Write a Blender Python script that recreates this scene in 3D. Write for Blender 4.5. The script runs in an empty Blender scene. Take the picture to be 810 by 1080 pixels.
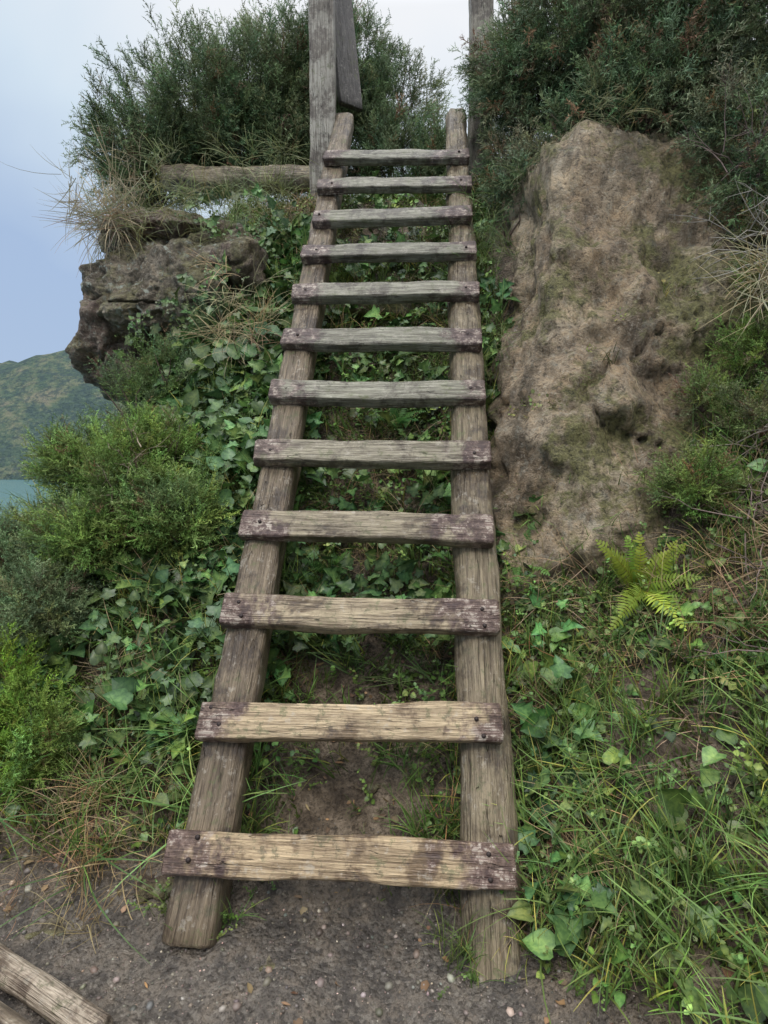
import bpy, bmesh, math, numpy as np
from mathutils import Vector, Matrix
rng = np.random.default_rng(7)
scene = bpy.context.scene

# ------------------------------------------------------------------ noise
def _hash(x, y, z, s):
    h = (x.astype(np.int64)*374761393 + y.astype(np.int64)*668265263 + z.astype(np.int64)*1274126177 + s*974634777) & 0xffffffff
    h = ((h ^ (h >> 13)) * 1103515245) & 0xffffffff
    h = ((h ^ (h >> 16)) * 69069) & 0xffffffff
    return ((h ^ (h >> 15)) & 0xffffff) / float(0xffffff)
def vnoise(p, s=0):
    i = np.floor(p).astype(np.int64); f = p - i; u = f*f*(3-2*f)
    r = 0
    for a in (0, 1):
        for b in (0, 1):
            for c in (0, 1):
                w = (u[:, 0] if a else 1-u[:, 0])*(u[:, 1] if b else 1-u[:, 1])*(u[:, 2] if c else 1-u[:, 2])
                r = r + w*_hash(i[:, 0]+a, i[:, 1]+b, i[:, 2]+c, s)
    return r*2-1
def fbm(p, o=4, s=0):
    r = 0; a = 1.0; t = 0
    for k in range(o):
        r = r + a*vnoise(p*(2.03**k)+k*7.3, s+k); t += a; a *= 0.5
    return r/t
def n2(x, y, sc, o=4, s=0):
    return fbm(np.stack([x*sc, y*sc, np.zeros_like(x)+0.37], 1), o, s)

# ------------------------------------------------------------------ mesh helpers
def tri_mesh(name, V, T, C=None, mat=None, smooth=False, parent=None, link=True):
    me = bpy.data.meshes.new(name)
    V = np.ascontiguousarray(V, dtype=np.float32); T = np.ascontiguousarray(T, dtype=np.int32)
    me.vertices.add(len(V)); me.vertices.foreach_set("co", V.ravel())
    me.loops.add(T.size); me.loops.foreach_set("vertex_index", T.ravel())
    me.polygons.add(len(T)); me.polygons.foreach_set("loop_start", np.arange(0, T.size, T.shape[1], dtype=np.int32))
    me.update(calc_edges=True)
    if smooth: me.polygons.foreach_set("use_smooth", np.ones(len(T), dtype=bool))
    if C is not None:
        at = me.color_attributes.new("Col", 'FLOAT_COLOR', 'POINT')
        c4 = np.ones((len(V), 4), dtype=np.float32); c4[:, :3] = C
        at.data.foreach_set("color", c4.ravel())
    if mat: me.materials.append(mat)
    ob = bpy.data.objects.new(name, me); scene.collection.objects.link(ob)
    if parent: ob.parent = parent
    return ob

class Bld:
    def __init__(s): s.V = []; s.T = []; s.C = []; s.n = 0
    def add(s, V, T, C):
        if len(V) == 0: return
        s.V.append(V); s.T.append(T+s.n); s.C.append(np.broadcast_to(C, (len(V), 3))); s.n += len(V)
    def inst(s, protos, P, D, scale, col, spin=None):
        """bake copies of protos at points P, local z along D"""
        N = len(P)
        if N == 0: return
        D = D/np.maximum(np.linalg.norm(D, axis=1, keepdims=True), 1e-6)
        if spin is None: spin = rng.uniform(0, 2*np.pi, N)
        ref = np.where(np.abs(D[:, 2:3]) > 0.9, np.array([[1., 0, 0]]), np.array([[0, 0, 1.]]))
        X = np.cross(ref, D); X /= np.linalg.norm(X, axis=1, keepdims=True); Y = np.cross(D, X)
        c = np.cos(spin)[:, None]; n = np.sin(spin)[:, None]
        X2 = X*c+Y*n; Y2 = -X*n+Y*c
        M = np.stack([X2, Y2, D], 2)*np.asarray(scale).reshape(-1, 1, 1)
        which = rng.integers(0, len(protos), N)
        for k, (pv, pt, pc) in enumerate(protos):
            ix = np.where(which == k)[0]
            if len(ix) == 0: continue
            V = np.einsum('nij,vj->nvi', M[ix], pv)+P[ix][:, None, :]
            C = col[ix][:, None, :]*pc[None]
            T = pt[None]+(np.arange(len(ix))*len(pv))[:, None, None]
            s.add(V.reshape(-1, 3), T.reshape(-1, 3), C.reshape(-1, 3))
    def make(s, name, mat, smooth=False, parent=None):
        return tri_mesh(name, np.concatenate(s.V), np.concatenate(s.T), np.concatenate(s.C), mat, smooth, parent)

def tube(path, rad, sides=5, cap=False):
    path = np.asarray(path, float); n = len(path); rad = np.broadcast_to(rad, (n,))
    t = np.gradient(path, axis=0); t /= np.linalg.norm(t, axis=1, keepdims=True)+1e-9
    ref = np.array([0, 0, 1.]) if abs(t[0, 2]) < .9 else np.array([1., 0, 0])
    a = np.cross(t, ref); a /= np.linalg.norm(a, axis=1, keepdims=True); b = np.cross(t, a)
    th = np.arange(sides)*2*np.pi/sides
    V = path[:, None]+rad[:, None, None]*(a[:, None]*np.cos(th)[None, :, None]+b[:, None]*np.sin(th)[None, :, None])
    V = V.reshape(-1, 3); T = []
    for i in range(n-1):
        for j in range(sides):
            p = i*sides+j; q = i*sides+(j+1) % sides
            T += [[p, q, q+sides], [p, q+sides, p+sides]]
    if cap:
        V = np.vstack([V, path[0], path[-1]])
        for j in range(sides):
            T += [[n*sides, (j+1) % sides, j], [n*sides+1, (n-1)*sides+j, (n-1)*sides+(j+1) % sides]]
    return V, np.array(T)

# ------------------------------------------------------------------ material helpers
def newmat(name):
    m = bpy.data.materials.new(name); m.use_nodes = True; nt = m.node_tree; nt.nodes.clear()
    return m, nt, nt.nodes, nt.links
class NB:
    def __init__(s, nt): s.nt = nt
    def __call__(s, typ, ins=None, **kw):
        n = s.nt.nodes.new(typ)
        for k, v in kw.items(): setattr(n, k, v)
        for k, v in (ins or {}).items():
            if isinstance(v, bpy.types.NodeSocket): s.nt.links.new(v, n.inputs[k])
            else: n.inputs[k].default_value = v
        return n
    def noise(s, vec, scale, detail=4, rough=.6, dist=0):
        return s('ShaderNodeTexNoise', {'Vector': vec, 'Scale': scale, 'Detail': min(detail, 5), 'Roughness': rough, 'Distortion': dist}).outputs['Fac']
    def ramp(s, fac, stops, interp='LINEAR'):
        stops = sorted(stops, key=lambda q: q[0])
        n = s('ShaderNodeValToRGB', {'Fac': fac}); cr = n.color_ramp; cr.interpolation = interp
        cr.elements[0].position = stops[0][0]; cr.elements[1].position = stops[-1][0]
        for p_, _c in stops[1:-1]: cr.elements.new(p_)
        for e, (p, c) in zip(cr.elements, stops):
            e.color = (*c, 1) if len(c) == 3 else c
        return n.outputs['Color']
    def bw(s, fac, a, b):
        n = s('ShaderNodeMapRange', {'Value': fac, 'From Min': a, 'From Max': b}); n.clamp = True
        return n.outputs[0]
    def mix(s, fac, a, b, mode='MIX'):
        n = s.nt.nodes.new('ShaderNodeMix'); n.data_type = 'RGBA'; n.blend_type = mode
        for idx, v in ((0, fac), (6, a), (7, b)):
            if isinstance(v, bpy.types.NodeSocket): s.nt.links.new(v, n.inputs[idx])
            elif idx == 0: n.inputs[0].default_value = v
            else: n.inputs[idx].default_value = (*v, 1)
        return n.outputs[2]
    def math(s, op, a, b=0.0, clamp=False):
        n = s.nt.nodes.new('ShaderNodeMath'); n.operation = op; n.use_clamp = clamp
        for i, v in enumerate((a, b)):
            if isinstance(v, bpy.types.NodeSocket): s.nt.links.new(v, n.inputs[i])
            else: n.inputs[i].default_value = v
        return n.outputs[0]

def leaf_material(name, rough=.5, trans=.3, spec=.4, mottled=False):
    m, nt, N, L = newmat(name); b = NB(nt)
    c = b('ShaderNodeVertexColor', layer_name="Col").outputs['Color']
    if mottled:
        nz = b.noise(b('ShaderNodeNewGeometry').outputs['Position'], 85, 3, .6)
        c = b.mix(b.bw(nz, .35, .65), b.mix(1.0, c, (.62, .68, .7), 'MULTIPLY'), b.mix(1.0, c, (1.35, 1.22, 1.15), 'MULTIPLY'))
    p = b('ShaderNodeBsdfPrincipled', {'Base Color': c, 'Roughness': rough, 'Specular IOR Level': spec})
    out = p.outputs[0]
    if trans > 0:
        t = b('ShaderNodeBsdfTranslucent', {'Color': c})
        out = b('ShaderNodeMixShader', {0: trans, 1: p.outputs[0], 2: t.outputs[0]}).outputs[0]
    b('ShaderNodeOutputMaterial', {'Surface': out})
    return m
M_leaf = leaf_material("glossy_leaf", .4, .15, .4, True)
M_heath = leaf_material("heath_foliage", .6, .22, .2)
M_grass = leaf_material("grass_blades", .5, .3, .35)
M_twig = leaf_material("twig_bark", .8, .0, .2)

def rock_material(name, base, moss=.5, lichen=.5, seep=.8, side=0.0, mt=.0):
    m, nt, N, L = newmat(name); b = NB(nt)
    g = b('ShaderNodeNewGeometry'); tc = b('ShaderNodeTexCoord').outputs['Object']
    big = b.noise(tc, 1.9, 5, .72, .5); mid = b.noise(tc, 8, 5, .74); fine = b.noise(tc, 50, 5, .8)
    c = b.ramp(big, [(.36, base[0]), (.47, base[1]), (.60, base[2])])
    c = b.mix(b.math('MULTIPLY', b.bw(mid, .5, .62), .75), c, b.mix(1.0, c, (1.6, 1.5, 1.36), 'MULTIPLY'))
    c = b.mix(b.math('MULTIPLY', b.bw(mid, .46, .37), .8), c, b.mix(1.0, c, (.36, .32, .27), 'MULTIPLY'))
    c = b.mix(b.math('MULTIPLY', b.bw(fine, .47, .37), .75), c, (.04, .032, .024))
    c = b.mix(b.math('MULTIPLY', b.bw(fine, .54, .64), .6), c, (.56, .49, .39))
    mp = b('ShaderNodeMapping', {'Vector': tc, 'Rotation': (0, .35, 0), 'Scale': (5, 5, 1.2)}).outputs[0]
    st = b.noise(mp, 1.1, 5, .68, .6)
    c = b.mix(b.math('MULTIPLY', b.bw(st, .52, .62), seep), c, (.065, .05, .03))
    if lichen:
        c = b.mix(b.math('MULTIPLY', b.bw(b.noise(tc, 15, 5, .78), .56, .61), lichen), c, (.46, .50, .43))
    nz = b('ShaderNodeSeparateXYZ', {0: g.outputs['Normal']}).outputs[2]
    so_ = b('ShaderNodeSeparateXYZ', {0: tc})
    mo = b.math('ADD', b.noise(tc, 3.3, 5, .78), b.math('MULTIPLY', nz, .06))
    mo = b.math('SUBTRACT', mo, b.math('MULTIPLY', so_.outputs[2], .04))
    if side: mo = b.math('ADD', mo, b.math('MULTIPLY', so_.outputs[0], side))
    c = b.mix(b.math('MULTIPLY', b.bw(mo, .49-mt, .58-mt), moss), c, b.mix(b.bw(fine, .38, .60), (.045, .045, .014), (.235, .225, .075)))
    h = b.math('ADD', mid, b.math('MULTIPLY', fine, .65))
    bp = b('ShaderNodeBump', {'Height': h, 'Strength': 1.0, 'Distance': .05})
    p = b('ShaderNodeBsdfPrincipled', {'Base Color': c, 'Roughness': .62, 'Normal': bp.outputs[0], 'Specular IOR Level': .45})
    b('ShaderNodeOutputMaterial', {'Surface': p.outputs[0]})
    return m
M_rock = rock_material("cliff_rock", ((.18, .135, .09), (.34, .255, .165), (.48, .39, .275)), .85, .18, .7, .12, .02)
M_rock2 = rock_material("lichen_rock", ((.09, .072, .05), (.19, .155, .11), (.30, .255, .195)), .6, .8, .6)
M_rock3 = rock_material("red_rock", ((.08, .05, .038), (.16, .11, .085), (.24, .18, .14)), .5, .4, .6)

def ground_material():
    m, nt, N, L = newmat("soil_and_gravel"); b = NB(nt)
    g = b('ShaderNodeNewGeometry'); pos = g.outputs['Position']
    sep = b('ShaderNodeSeparateXYZ', {0: pos})
    big = b.noise(pos, 2.5, 5, .65); mid = b.noise(pos, 14, 5, .70); fine = b.noise(pos, 95, 4, .75)
    vor = b('ShaderNodeTexVoronoi', {'Vector': pos, 'Scale': 90.0}); vd = vor.outputs['Distance']; vc = vor.outputs['Color']
    gravel = b.ramp(big, [(.36, (.065, .055, .047)), (.5, (.115, .098, .082)), (.64, (.18, .155, .128))])
    gravel = b.mix(b.math('MULTIPLY', b.bw(mid, .46, .60), .6), gravel, (.21, .17, .13))
    gravel = b.mix(b.math('MULTIPLY', b.bw(mid, .46, .38), .6), gravel, (.045, .037, .032))
    vv = b('ShaderNodeSeparateColor', {0: vc}).outputs[0]
    gravel = b.mix(b.math('MULTIPLY', b.bw(vv, .75, 1.0), .5), gravel, (.27, .24, .2))
    gravel = b.mix(b.math('MULTIPLY', b.bw(vv, .25, .05), .5), gravel, (.04, .036, .034))
    gravel = b.mix(b.math('MULTIPLY', b.bw(fine, .5, .38), .7), gravel, (.035, .028, .022))
    soil = b.ramp(mid, [(.36, (.05, .035, .023)), (.5, (.14, .105, .072)), (.64, (.27, .21, .15))])
    soil = b.mix(b.math('MULTIPLY', b.bw(fine, .5, .38), .7), soil, (.028, .02, .014))
    zf = b.math('ADD', sep.outputs[2], b.math('MULTIPLY', b.math('SUBTRACT', mid, .5), .15))
    c = b.mix(b.bw(zf, .02, .12), gravel, soil)
    zz = b.math('MULTIPLY', b.bw(sep.outputs[2], .5, 1.0), .6)
    c = b.mix(b.math('MULTIPLY', b.bw(big, .50, .58), zz), c, (.045, .06, .02))
    h = b.math('ADD', b.math('MULTIPLY', mid, 1.2), b.math('ADD', b.math('MULTIPLY', fine, .4), b.math('MULTIPLY', vd, -.3)))
    bp = b('ShaderNodeBump', {'Height': h, 'Strength': 1.0, 'Distance': .03})
    r = b.bw(big, .62, .35); r = b.math('ADD', b.math('MULTIPLY', r, .4), .32)
    p = b('ShaderNodeBsdfPrincipled', {'Base Color': c, 'Roughness': r, 'Normal': bp.outputs[0]})
    b('ShaderNodeOutputMaterial', {'Surface': p.outputs[0]})
    return m
M_ground = ground_material()

def wood_material(name, ends=True):
    m, nt, N, L = newmat(name); b = NB(nt)
    tc = b('ShaderNodeTexCoord').outputs['Object']
    oi = b('ShaderNodeObjectInfo').outputs['Random']
    off = b('ShaderNodeCombineXYZ', {0: b.math('MULTIPLY', oi, 37.0), 1: b.math('MULTIPLY', oi, 11.0)}).outputs[0]
    pv = b('ShaderNodeVectorMath', {0: tc, 1: off}, operation='ADD').outputs[0]
    col = b('ShaderNodeVertexColor', layer_name="Col").outputs['Color']
    gr = b.noise(b('ShaderNodeMapping', {'Vector': pv, 'Scale': (3, 45, 45)}).outputs[0], 1.6, 5, .68, .4)
    gf = b.noise(b('ShaderNodeMapping', {'Vector': pv, 'Scale': (6, 150, 150)}).outputs[0], 1.5, 4, .6, .2)
    crk = b.noise(b('ShaderNodeMapping', {'Vector': pv, 'Scale': (1.3, 30, 30)}).outputs[0], 1.2, 2, .5, .4)
    blot = b.noise(pv, 6, 5, .72, .3)
    sp_ = b.noise(pv, 26, 5, .78)
    c = b.ramp(gr, [(.32, (.42, .37, .32)), (.5, (.95, .92, .88)), (.66, (1.4, 1.38, 1.32))])
    c = b.mix(1.0, c, col, 'MULTIPLY')
    c = b.mix(b.math('MULTIPLY', b.bw(gf, .5, .38), .6), c, b.mix(1.0, c, (.32, .27, .23), 'MULTIPLY'))
    c = b.mix(b.math('MULTIPLY', b.bw(blot, .49, .57), .8), c, b.mix(1.0, c, (.32, .27, .24), 'MULTIPLY'))
    c = b.mix(b.math('MULTIPLY', b.bw(sp_, .54, .62), .65), c, b.mix(b.bw(blot, .4, .55), (.12, .135, .055), (.055, .04, .033)))
    c = b.mix(b.math('MULTIPLY', b.bw(sp_, .43, .36), .4), c, (.44, .40, .33))
    if ends:
        x = b.math('ABSOLUTE', b('ShaderNodeSeparateXYZ', {0: tc}).outputs[0])
        e = b.math('ADD', x, b.math('MULTIPLY', b.math('SUBTRACT', blot, .5), .7))
        ef = b.bw(e, .27, .35)
        pur = b.mix(b.bw(sp_, .38, .56), (.20, .13, .11), (.05, .024, .023))
        c = b.mix(b.math('MULTIPLY', ef, .85), c, pur)
        li = b.math('MULTIPLY', b.bw(sp_, .47, .41), b.bw(gf, .42, .55))
        c = b.mix(b.math('MULTIPLY', b.math('MULTIPLY', li, ef), .85), c, (.46, .40, .33))
    ck = b.bw(b.math('ABSOLUTE', b.math('SUBTRACT', crk, .5)), .005, .0)
    c = b.mix(b.math('MULTIPLY', ck, .5), c, (.03, .022, .018))
    h = b.math('ADD', gr, b.math('SUBTRACT', b.math('MULTIPLY', gf, .5), b.math('MULTIPLY', ck, .8)))
    bp = b('ShaderNodeBump', {'Height': h, 'Strength': 1.0, 'Distance': .010})
    r = b.math('ADD', b.math('MULTIPLY', b.bw(blot, .65, .35), .28), .34)
    p = b('ShaderNodeBsdfPrincipled', {'Base Color': c, 'Roughness': r, 'Normal': bp.outputs[0], 'Specular IOR Level': .5})
    b('ShaderNodeOutputMaterial', {'Surface': p.outputs[0]})
    return m
M_rung = wood_material("weathered_rung_wood", True)
M_rail = wood_material("weathered_log_wood", False)
mm, nt, _, _ = newmat("rusty_bolt"); b = NB(nt)
p = b('ShaderNodeBsdfPrincipled', {'Base Color': (.03, .02, .018, 1), 'Roughness': .6, 'Metallic': .4})
b('ShaderNodeOutputMaterial', {'Surface': p.outputs[0]}); M_bolt = mm

# ------------------------------------------------------------------ terrain
TX = np.array([-70, -30, -6, -3, -2.2, -1.6, -1.1, -.6, -.2, .25, .6, 1.0, 1.5, 2.2, 3.5, 8, 70.])
TY = np.array([-70, -12, -3, .8, 1.2, 1.5, 1.8, 2.2, 2.6, 3.0, 3.4, 3.8, 4.5, 6, 12, 80.])
TZ = np.array([
 [-40,-40,-35,-33,-32,-32,-32,-32,-32,-32,-32,-32,-32,-32,-30,-25,-20],
 [-40,-14,-3,-.6,-.3,-.1,0,0,0,0,.1,.3,.8,1.4,2,3,-5],
 [-40,-12,-1.5,-.1,0,0,0,0,0,0,.05,.3,.8,1.4,2,4,6],
 [-40,-12,-1.2,-.05,0,0,0,0,0,0,.05,.24,.62,1.1,1.8,4,8],
 [-40,-12,-1.3,-.1,0,0,0,0,0,0,.14,.42,.85,1.4,2.2,4.2,8],
 [-40,-13,-1.4,-.05,.06,.08,.06,.03,.07,.08,.30,.62,1.05,1.7,2.5,4.4,8],
 [-40,-14,-1.7,0,.22,.32,.34,.34,.38,.40,.52,.82,1.25,2.0,2.8,4.6,8],
 [-40,-16,-3,.1,.45,.66,.78,.86,.86,.86,.92,1.15,1.6,2.4,3.1,4.8,8],
 [-40,-18,-5,.0,.55,.9,1.1,1.3,1.36,1.36,1.5,1.75,2.2,2.8,3.4,5,8],
 [-40,-20,-7,-.8,.4,1.0,1.4,1.75,1.86,1.86,2.2,2.5,2.8,3.2,3.7,5,8],
 [-40,-22,-9,-2.5,.1,1.2,1.95,2.3,2.36,2.36,2.8,3.0,3.1,3.5,3.9,5,8],
 [-40,-24,-11,-4.5,-.8,1.7,2.75,2.85,2.85,2.85,2.95,3.05,3.2,3.6,4,5,8],
 [-40,-26,-14,-7,-2,2.2,3.05,3.1,3.1,3.1,3.1,3.15,3.3,3.7,4,5,8],
 [-40,-30,-18,-11,-5,1.2,2.6,3.1,3.2,3.2,3.2,3.2,3.4,3.7,4,5,8],
 [-40,-34,-24,-18,-14,-8,-3,1.5,2.5,3,3.2,3.3,3.6,3.8,4.2,5,8],
 [-40,-40,-40,-38,-38,-38,-36,-36,-34,-34,-34,-34,-32,-30,-30,-20,-10]], float)
def bil(x, y):
    x = np.clip(x, TX[0], TX[-1]-1e-6); y = np.clip(y, TY[0], TY[-1]-1e-6)
    i = np.clip(np.searchsorted(TX, x, 'right')-1, 0, len(TX)-2); j = np.clip(np.searchsorted(TY, y, 'right')-1, 0, len(TY)-2)
    u = (x-TX[i])/(TX[i+1]-TX[i]); v = (y-TY[j])/(TY[j+1]-TY[j])
    return TZ[j, i]*(1-u)*(1-v)+TZ[j, i+1]*u*(1-v)+TZ[j+1, i]*(1-u)*v+TZ[j+1, i+1]*u*v
def H(x, y):
    z = 0
    offs = np.array([-.15, 0, .15]); w = np.array([1, 1.4, 1.])/3.4
    for a, wa in zip(offs, w):
        for c, wc in zip(offs, w): z = z+wa*wc*bil(x+a, y+c)
    m = np.clip((z-.02)/.35, 0, 1)
    z = z+m*(.10*n2(x, y, 2.1, 4, 3)+.06*n2(x, y, 8, 3, 9)+.04*np.abs(n2(x, y, 16, 2, 5)))
    z = z+(1-m)*(.026*n2(x, y, 3, 3, 1)+.012*n2(x, y, 18, 3, 2))
    return z
def grad(x, y, e=.03):
    gx = (H(x+e, y)-H(x-e, y))/(2*e); gy = (H(x, y+e)-H(x, y-e))/(2*e)
    n = np.stack([-gx, -gy, np.ones_like(gx)], 1); return n/np.linalg.norm(n, axis=1, keepdims=True)
def axis(lo, a, b_, hi, st):
    mid = np.arange(a, b_, st)
    def ext(frm, to):
        r = []; s = st; p = frm
        while abs(p-to) > s: s *= 1.22; p = p+np.sign(to-frm)*s; r.append(p)
        return r
    return np.array(ext(a, lo)[::-1]+list(mid)+ext(b_, hi))
gx = axis(-68, -2.6, 2.6, 68, .02); gy = axis(-68, .5, 5.0, 78, .02)
X, Y = np.meshgrid(gx, gy); nx, ny = len(gx), len(gy)
Z = H(X.ravel(), Y.ravel())
ii = (np.arange(ny-1)[:, None]*nx+np.arange(nx-1)[None]).ravel()
Q = np.stack([ii, ii+1, ii+1+nx, ii+nx], 1)
tri_mesh("ground", np.stack([X.ravel(), Y.ravel(), Z], 1), Q, None, M_ground, True)

# ------------------------------------------------------------------ lake and hills
m, nt, _, _ = newmat("lake_water"); b = NB(nt)
pos = b('ShaderNodeNewGeometry').outputs['Position']
bp = b('ShaderNodeBump', {'Height': b.noise(pos, .25, 5), 'Strength': .3, 'Distance': .6})
p = b('ShaderNodeBsdfPrincipled', {'Base Color': (.10, .20, .22, 1), 'Roughness': .18, 'Normal': bp.outputs[0]})
b('ShaderNodeOutputMaterial', {'Surface': p.outputs[0]})
S = 9000; tri_mesh("lake", np.array([[-S, -S, -30], [S, -S, -30], [S, S, -30], [-S, S, -30.]]), np.array([[0, 1, 2, 3]]), None, m)
hx = np.linspace(-3800, 3000, 330); hy = np.concatenate([np.linspace(760, 1500, 110), np.linspace(1520, 4200, 50)])
HX, HY = np.meshgrid(hx, hy); a = HX.ravel(); c = HY.ravel()
ridge = 215+25*np.sin(a/420.+.2)+60*n2(a, c*0+3, 1/900., 3, 4)
shore = 850+60*n2(a, a*0, 1/300., 3, 8)
t = np.clip((c-shore)/330, 0, 1.6)
hz = -45+np.where(t > 0, (ridge+45)*np.sin(np.clip(t, 0, 1)*np.pi/2)**.85, 0)+(t > 0)*np.clip(t, 0, 1)*(36*n2(a, c, 1/120., 5, 2)-45*np.abs(n2(a, c*.35, 1/95., 4, 6)))+t*8
m, nt, _, _ = newmat("hazy_hill_vegetation"); b = NB(nt)
pos = b('ShaderNodeNewGeometry').outputs['Position']
cc = b.ramp(b.noise(pos, .012, 5, .78), [(.37, (.03, .055, .035)), (.48, (.07, .11, .05)), (.56, (.15, .165, .075)), (.65, (.22, .19, .11))])
cc = b.mix(b.math('MULTIPLY', b.bw(b.noise(pos, .09, 5, .78), .54, .43), .8), cc, (.022, .042, .035))
cc = b.mix(.16, cc, (.25, .33, .42))  # distance haze painted into the hill colour as an even blue tint
bp = b('ShaderNodeBump', {'Height': b.noise(pos, .07, 5, .75), 'Strength': 1, 'Distance': 16.})
p = b('ShaderNodeBsdfPrincipled', {'Base Color': cc, 'Roughness': .95, 'Normal': bp.outputs[0], 'Specular IOR Level': .1})
b('ShaderNodeOutputMaterial', {'Surface': p.outputs[0]})
nx, ny = len(hx), len(hy); ii = (np.arange(ny-1)[:, None]*nx+np.arange(nx-1)[None]).ravel()
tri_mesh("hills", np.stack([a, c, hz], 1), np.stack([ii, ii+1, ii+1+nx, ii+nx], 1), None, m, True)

# ------------------------------------------------------------------ rocks
def rock(name, c, r, mat, seed, shear=(0, 0), e=.7, amp=.12, sub=6, rot=0, strata=0, planes=16, cut=(.74, .96), ridge=0):
    bm = bmesh.new(); bmesh.ops.create_icosphere(bm, subdivisions=sub, radius=1)
    V = np.array([v.co[:] for v in bm.verts]); T = np.array([[v.index for v in f.verts] for f in bm.faces]); bm.free()
    d = V/np.linalg.norm(V, axis=1, keepdims=True)
    k = (np.abs(d)**(2/e)).sum(1)**(-e/2); V = d*k[:, None]
    rg = np.random.default_rng(seed)
    for _ in range(planes):
        pn = rg.normal(0, 1, 3); pn /= np.linalg.norm(pn); hh = np.max(V@pn)*rg.uniform(*cut)
        ex = np.maximum(V@pn-hh, 0); V = V-ex[:, None]*pn*.92
    V = V*np.array(r)
    s = min(r)
    nn = fbm(V*1.3/s*.6+seed*3.1, 3, seed)*amp*1.2+(np.abs(fbm(V*2.6+seed, 5, seed+5))-.25)*-amp*1.1+fbm(V*11+seed, 4, seed+9)*amp*.36+fbm(V*34, 3, seed+19)*amp*.18
    if ridge:
        q = np.stack([V[:, 0]*4+V[:, 2]*1.4, V[:, 1]*3, V[:, 2]*1.2-V[:, 0]*.8], 1)
        nn = nn+ridge*(.35-np.abs(fbm(q+seed, 4, seed+51))*1.6)
    V = V+d*nn[:, None]
    fr = np.abs(fbm(V*np.array([1.6, 1.6, 2.6])+seed*1.7, 3, seed+31)); V = V-d*(np.clip(1-fr/.03, 0, 1)*amp*.35)[:, None]
    if strata:
        lay = V[:, 2]*strata+2.5*fbm(V*1.5, 3, seed); V += d*((np.abs((lay/6.283) % 1-.5)*2)**.5*.03*(1-np.abs(d[:, 2])))[:, None]
    V[:, 0] += V[:, 2]*shear[0]; V[:, 1] += V[:, 2]*shear[1]
    ca, sa = math.cos(rot), math.sin(rot); V[:, :2] = V[:, :2]@np.array([[ca, sa], [-sa, ca]])
    o = tri_mesh(name, V, T, None, mat, True); o.location = c
    return V+np.array(c), d
RV, RD = rock("rock_outcrop", (1.17, 2.97, 1.50), (.74, .82, 1.36), M_rock, 3, (.13, .33), .52, .15, 7, planes=22, cut=(.86, .98), ridge=.08)
RV2, RD2 = rock("rock_outcrop", (1.98, 2.72, 1.75), (.62, .62, 1.15), M_rock, 5, (.1, .35), .6, .14, 7, planes=18, cut=(.82, .98), ridge=.08)
rock("boulder", (-1.22, 3.74, 2.20), (.60, .48, .40), M_rock2, 11, (.1, .1), .6, .15, 7, .25, 16)
rock("boulder", (-1.28, 3.80, 2.60), (.56, .42, .10), M_rock3, 21, (0, 0), .8, .08, 6, .1, 0)
rock("boulder", (-1.62, 3.66, 1.92), (.25, .30, .34), M_rock3, 31, (.1, 0), .7, .12, 6, 0, 14)
rock("boulder", (-.80, 3.20, 2.28), (.17, .16, .13), M_rock3, 41, (0, 0), .8, .04, 5)
rock("boulder", (-1.10, 3.36, 2.15), (.26, .2, .26), M_rock2, 51, (0, 0), .7, .08, 6)
rock("step_stone", (.02, 3.13, 2.04), (.36, .12, .07), M_rock, 61, (0, 0), .5, .03, 5)
rock("stone", (-.37, 1.72, .37), (.05, .05, .04), M_rock3, 71, (0, 0), .8, .015, 4)
for i, (sx, sy, sr) in enumerate([(-.62, 1.42, .06), (-.86, 1.30, .05), (.06, .98, .045), (.55, 1.05, .035), (-.05, 1.62, .04), (-.28, 1.2, .03), (.3, 1.3, .028)]):
    rock("stone", (sx, sy, float(H(np.array([sx]), np.array([sy]))[0])-sr*.12), (sr, sr*.8, sr*.32), M_rock2 if i % 2 else M_rock3, 80+i, (0, 0), .8, sr*.3, 4)

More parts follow.
